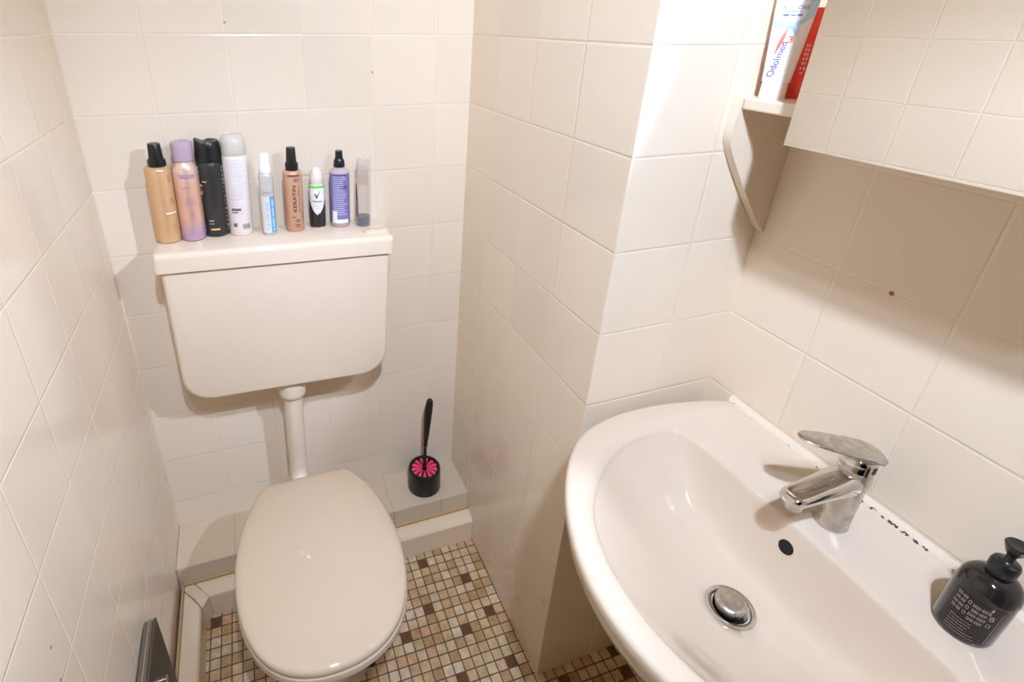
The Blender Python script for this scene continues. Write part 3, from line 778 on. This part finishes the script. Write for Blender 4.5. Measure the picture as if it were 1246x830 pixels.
# 8 purple-label pump spray
x, y = .5050, -.0345; r = .0226; th = cyl_face(x, y)
b = bottle('purple_spray', 'clear spray bottle with purple text label and slim black pump', 'spray bottle', x, y)
bd = link('bottle', lathed([(r - .002, 0), (r, .002), (r, .126), (r - .0015, .130), (r - .007, .1345), (.0105, .138), (.0100, .142)], n=44), mat('mauve_clear', (.50, .38, .38), .12), b, smooth=50)
link('pump_collar', lathed([(.0128, .1395), (.0132, .1405), (.0120, .1530), (.0092, .1580)], n=32), BP, b, smooth=40)
link('pump_cap', lathed([(.0090, .1570), (.0082, .166), (.0080, .1740), (.0072, .1755), (.001, .1755)], n=32), BP, b, smooth=40)
lb = bmesh.new(); f = cyl(r, th, 0, .0004); patch(lb, f, -.0335, .0335, .010, .1265, 24, 1)
lo_ = link('purple_label', lb, mat('purple_label', (.20, .165, .36), .35), bd, smooth=60)
f9 = cyl(r, th, 0, .0009); bm = bmesh.new(); blur_lines(bm, f9, .034, .032, .121, .0049, .0016, random.Random(12), (.7, 1.)); ink('pale_print', (.62, .60, .76), bm, lo_)
bm = bmesh.new(); patch(bm, f9, -.0195, .0195, .0105, .0195, 12); patch(bm, f9, -.0195, -.0075, .0195, .040, 5); ink('white_corner', (.80, .77, .72), bm, lo_)
bm = bmesh.new(); patch(bm, f9, .000, .018, .0925, .0990, 5); patch(bm, f9, -.017, .017, .1225, .1245, 6); ink('dark_title', (.08, .07, .22), bm, lo_)

# 9 clear bottle with dark rest of liquid
x, y = .5575, -.0475; r = .0176; th = cyl_face(x, y)
b = bottle('clear_tube_bottle', 'slim clear bottle with dark liquid at its bottom, rightmost on the cistern lid', 'bottle', x, y)
def clear_mat(name, tint, refl):
    m = mat(name, (.8, .78, .75), .08); g = NG(m)
    tr = g.n('ShaderNodeBsdfTransparent'); tr.inputs[0].default_value = (*tint, 1)
    lw = g.n('ShaderNodeLayerWeight'); lw.inputs['Blend'].default_value = .35
    mx = g.n('ShaderNodeMixShader'); g.link(g.ramp(lw.outputs['Facing'], 0, 1, refl, .75), mx.inputs[0])
    g.link(tr.outputs[0], mx.inputs[1]); g.link(g.b.outputs[0], mx.inputs[2])
    g.link(mx.outputs[0], g.t.nodes['Material Output'].inputs[0]); return m
clear = clear_mat('clear_plastic', (.93, .90, .88), .14)
bd = link('bottle', lathed([(r - .003, 0), (r, .002), (r, .124), (r - .0015, .130), (r - .003, .132)], n=44), clear, b, smooth=50)
link('cap', lathed([(r - .0024, .132), (r - .0018, .133), (r - .0022, .154), (r - .0040, .160), (.001, .160)], n=40), clear_mat('clear_cap', (.86, .83, .80), .25), b, smooth=40)
link('liquid', lathed([(r - .004, .0015), (r - .0014, .003), (r - .0014, .0230), (.001, .0232)], n=40), mat('dark_liquid', (.045, .035, .055), .2), b, smooth=50)
f = cyl(r, th, 0, .0004); bm = bmesh.new(); n = 10; row = []
for i in range(n + 1):
    t = i / n; z = .024 + .078 * t; w = .0055 * (1 - t ** 2) + .0012
    row.append((bm.verts.new(f(-.0225, z)), bm.verts.new(f(-.0225 + .003 + w, z))))
for p, q_ in zip(row, row[1:]): bm.faces.new((p[0], q_[0], q_[1], p[1]))
ink('dark_label', (.05, .045, .07), bm, bd)

# ------------------------------------------------------------------ ceiling lamp with two bulbs (behind and above the viewer)
LA, LB = (.40, -1.40, 2.26), (.31, -1.55, 2.26)
lm = thing('ceiling_lamp', 'ceiling lamp with two small spotlights behind and above the viewer', 'lamp', (.36, -1.47, ZC - .004))
bm = bmesh.new()
lathe(bm, [(.075, 0), (.075, -.018), (.068, -.024), (.001, -.025)], n=40)
link('canopy', bm, M['white_board'], lm, smooth=40)
RB = .034
LAMP = (.88, 1.045, 1.35)
M['shade_black'] = mat('shade_black', (.012, .012, .012), .8, spec=.1)
for nm, p, st in (('a', LA, 2050), ('b', LB, 560)):
    q_ = Vector(p) - lm.location
    aim = (Vector((.95, -.42, 1.05)) - Vector(p)).normalized()
    mt = aim.to_track_quat('Z', 'Y').to_matrix()
    bm = bmesh.new(); sweep(bm, [(q_.x * .5, q_.y * .5, -.02), (q_.x * .85, q_.y * .85, -.040), tuple(q_ - aim * .085)], [.008, .008, .010], 14)
    arm = link('arm', bm, M['steel'], lm, smooth=50)
    bm = bmesh.new(); lathe(bm, [(.012, -.098), (.040, -.090), (.047, -.078), (.050, .048), (.047, .048), (.0445, -.004), (.042, -.006)], n=40, c=q_, mtx=mt)
    sh = link('spot_shade', bm, M['shade_black'], lm, smooth=40)
    bm = bmesh.new(); lathe(bm, [(RB, -.004), (RB, 0), (RB * .7, .0035), (.001, .005)], n=40, c=q_, mtx=mt)
    link('bulb', bm, mat('bulb_glow_' + nm, (1, 1, 1), .5, emit=(LAMP, st)), lm, smooth=60)

# ------------------------------------------------------------------ added spotlight, stands in for lamp light the mirror throws on the toilet corner
LC = Vector((1.06, -1.18, 1.834))
wl = thing('added_spotlight', 'added black spotlight beside the mirror cabinet, stands in for lamp light off the mirror', 'lamp', (W2 - .0005, -1.18, 1.90))
az, el = math.radians(144), math.radians(-40)
aim = Vector((math.cos(az) * math.cos(el), math.sin(az) * math.cos(el), math.sin(el)))
mt = aim.to_track_quat('Z', 'Y').to_matrix(); q_ = LC - wl.location
bm = bmesh.new(); lathe(bm, [(.045, 0), (.045, .008), (.040, .012), (.001, .013)], n=36, mtx=Vector((-1, 0, 0)).to_track_quat('Z', 'Y').to_matrix())
link('wall_plate', bm, M['white_board'], wl, smooth=40)
bm = bmesh.new(); sweep(bm, [(-.010, 0, 0), (-.030, 0, -.004), tuple(q_ - aim * .020)], .007, 14)
link('arm', bm, M['steel'], wl, smooth=50)
bm = bmesh.new(); lathe(bm, [(.010, -.040), (.030, -.034), (.046, -.015), (.048, .095), (.0455, .095), (.044, -.010), (.020, -.012)], n=40, c=q_, mtx=mt)
link('spot_shade', bm, M['shade_black'], wl, smooth=40)
bm = bmesh.new(); lathe(bm, [(.016, -.006), (.016, 0), (.011, .0015), (.001, .002)], n=32, c=q_, mtx=mt)
link('bulb', bm, mat('bulb_glow_c', (1, 1, 1), .5, emit=(LAMP, 4700)), wl, smooth=60)

# ------------------------------------------------------------------ camera
cam = bpy.data.cameras.new('camera'); co = bpy.data.objects.new('camera', cam); COL.objects.link(co)
F = 638.53385
cam.sensor_fit = 'HORIZONTAL'; cam.sensor_width = 36; cam.lens = F / 1246 * 36
cam.shift_x = 116.5402 / 1246; cam.shift_y = -88.80138 / 1246
cam.clip_start = .02
yaw, pit, rol = .32243, -.43867, .01111
fw = Vector((math.sin(yaw) * math.cos(pit), math.cos(yaw) * math.cos(pit), math.sin(pit)))
r_ = Vector((math.cos(yaw), -math.sin(yaw), 0)); u_ = r_.cross(fw)
rr = r_ * math.cos(rol) + u_ * math.sin(rol); uu = -r_ * math.sin(rol) + u_ * math.cos(rol)
co.matrix_world = Matrix(((rr.x, uu.x, -fw.x, .30502), (rr.y, uu.y, -fw.y, -1.20506), (rr.z, uu.z, -fw.z, 1.46768), (0, 0, 0, 1)))
S.camera = co

w = bpy.data.worlds.new('world'); S.world = w; w.use_nodes = True
w.node_tree.nodes['Background'].inputs[0].default_value = (0, 0, 0, 1)
S.view_settings.view_transform = 'Standard'; S.view_settings.look = 'None'; S.view_settings.gamma = 1; S.view_settings.exposure = 0
S.view_settings.use_curve_mapping = False
cy = S.cycles
cy.max_bounces = 12; cy.diffuse_bounces = 8; cy.glossy_bounces = 6; cy.transmission_bounces = 8
cy.caustics_reflective = False; cy.caustics_refractive = False; cy.blur_glossy = 0.0
cy.sample_clamp_indirect = 10; cy.use_denoising = True
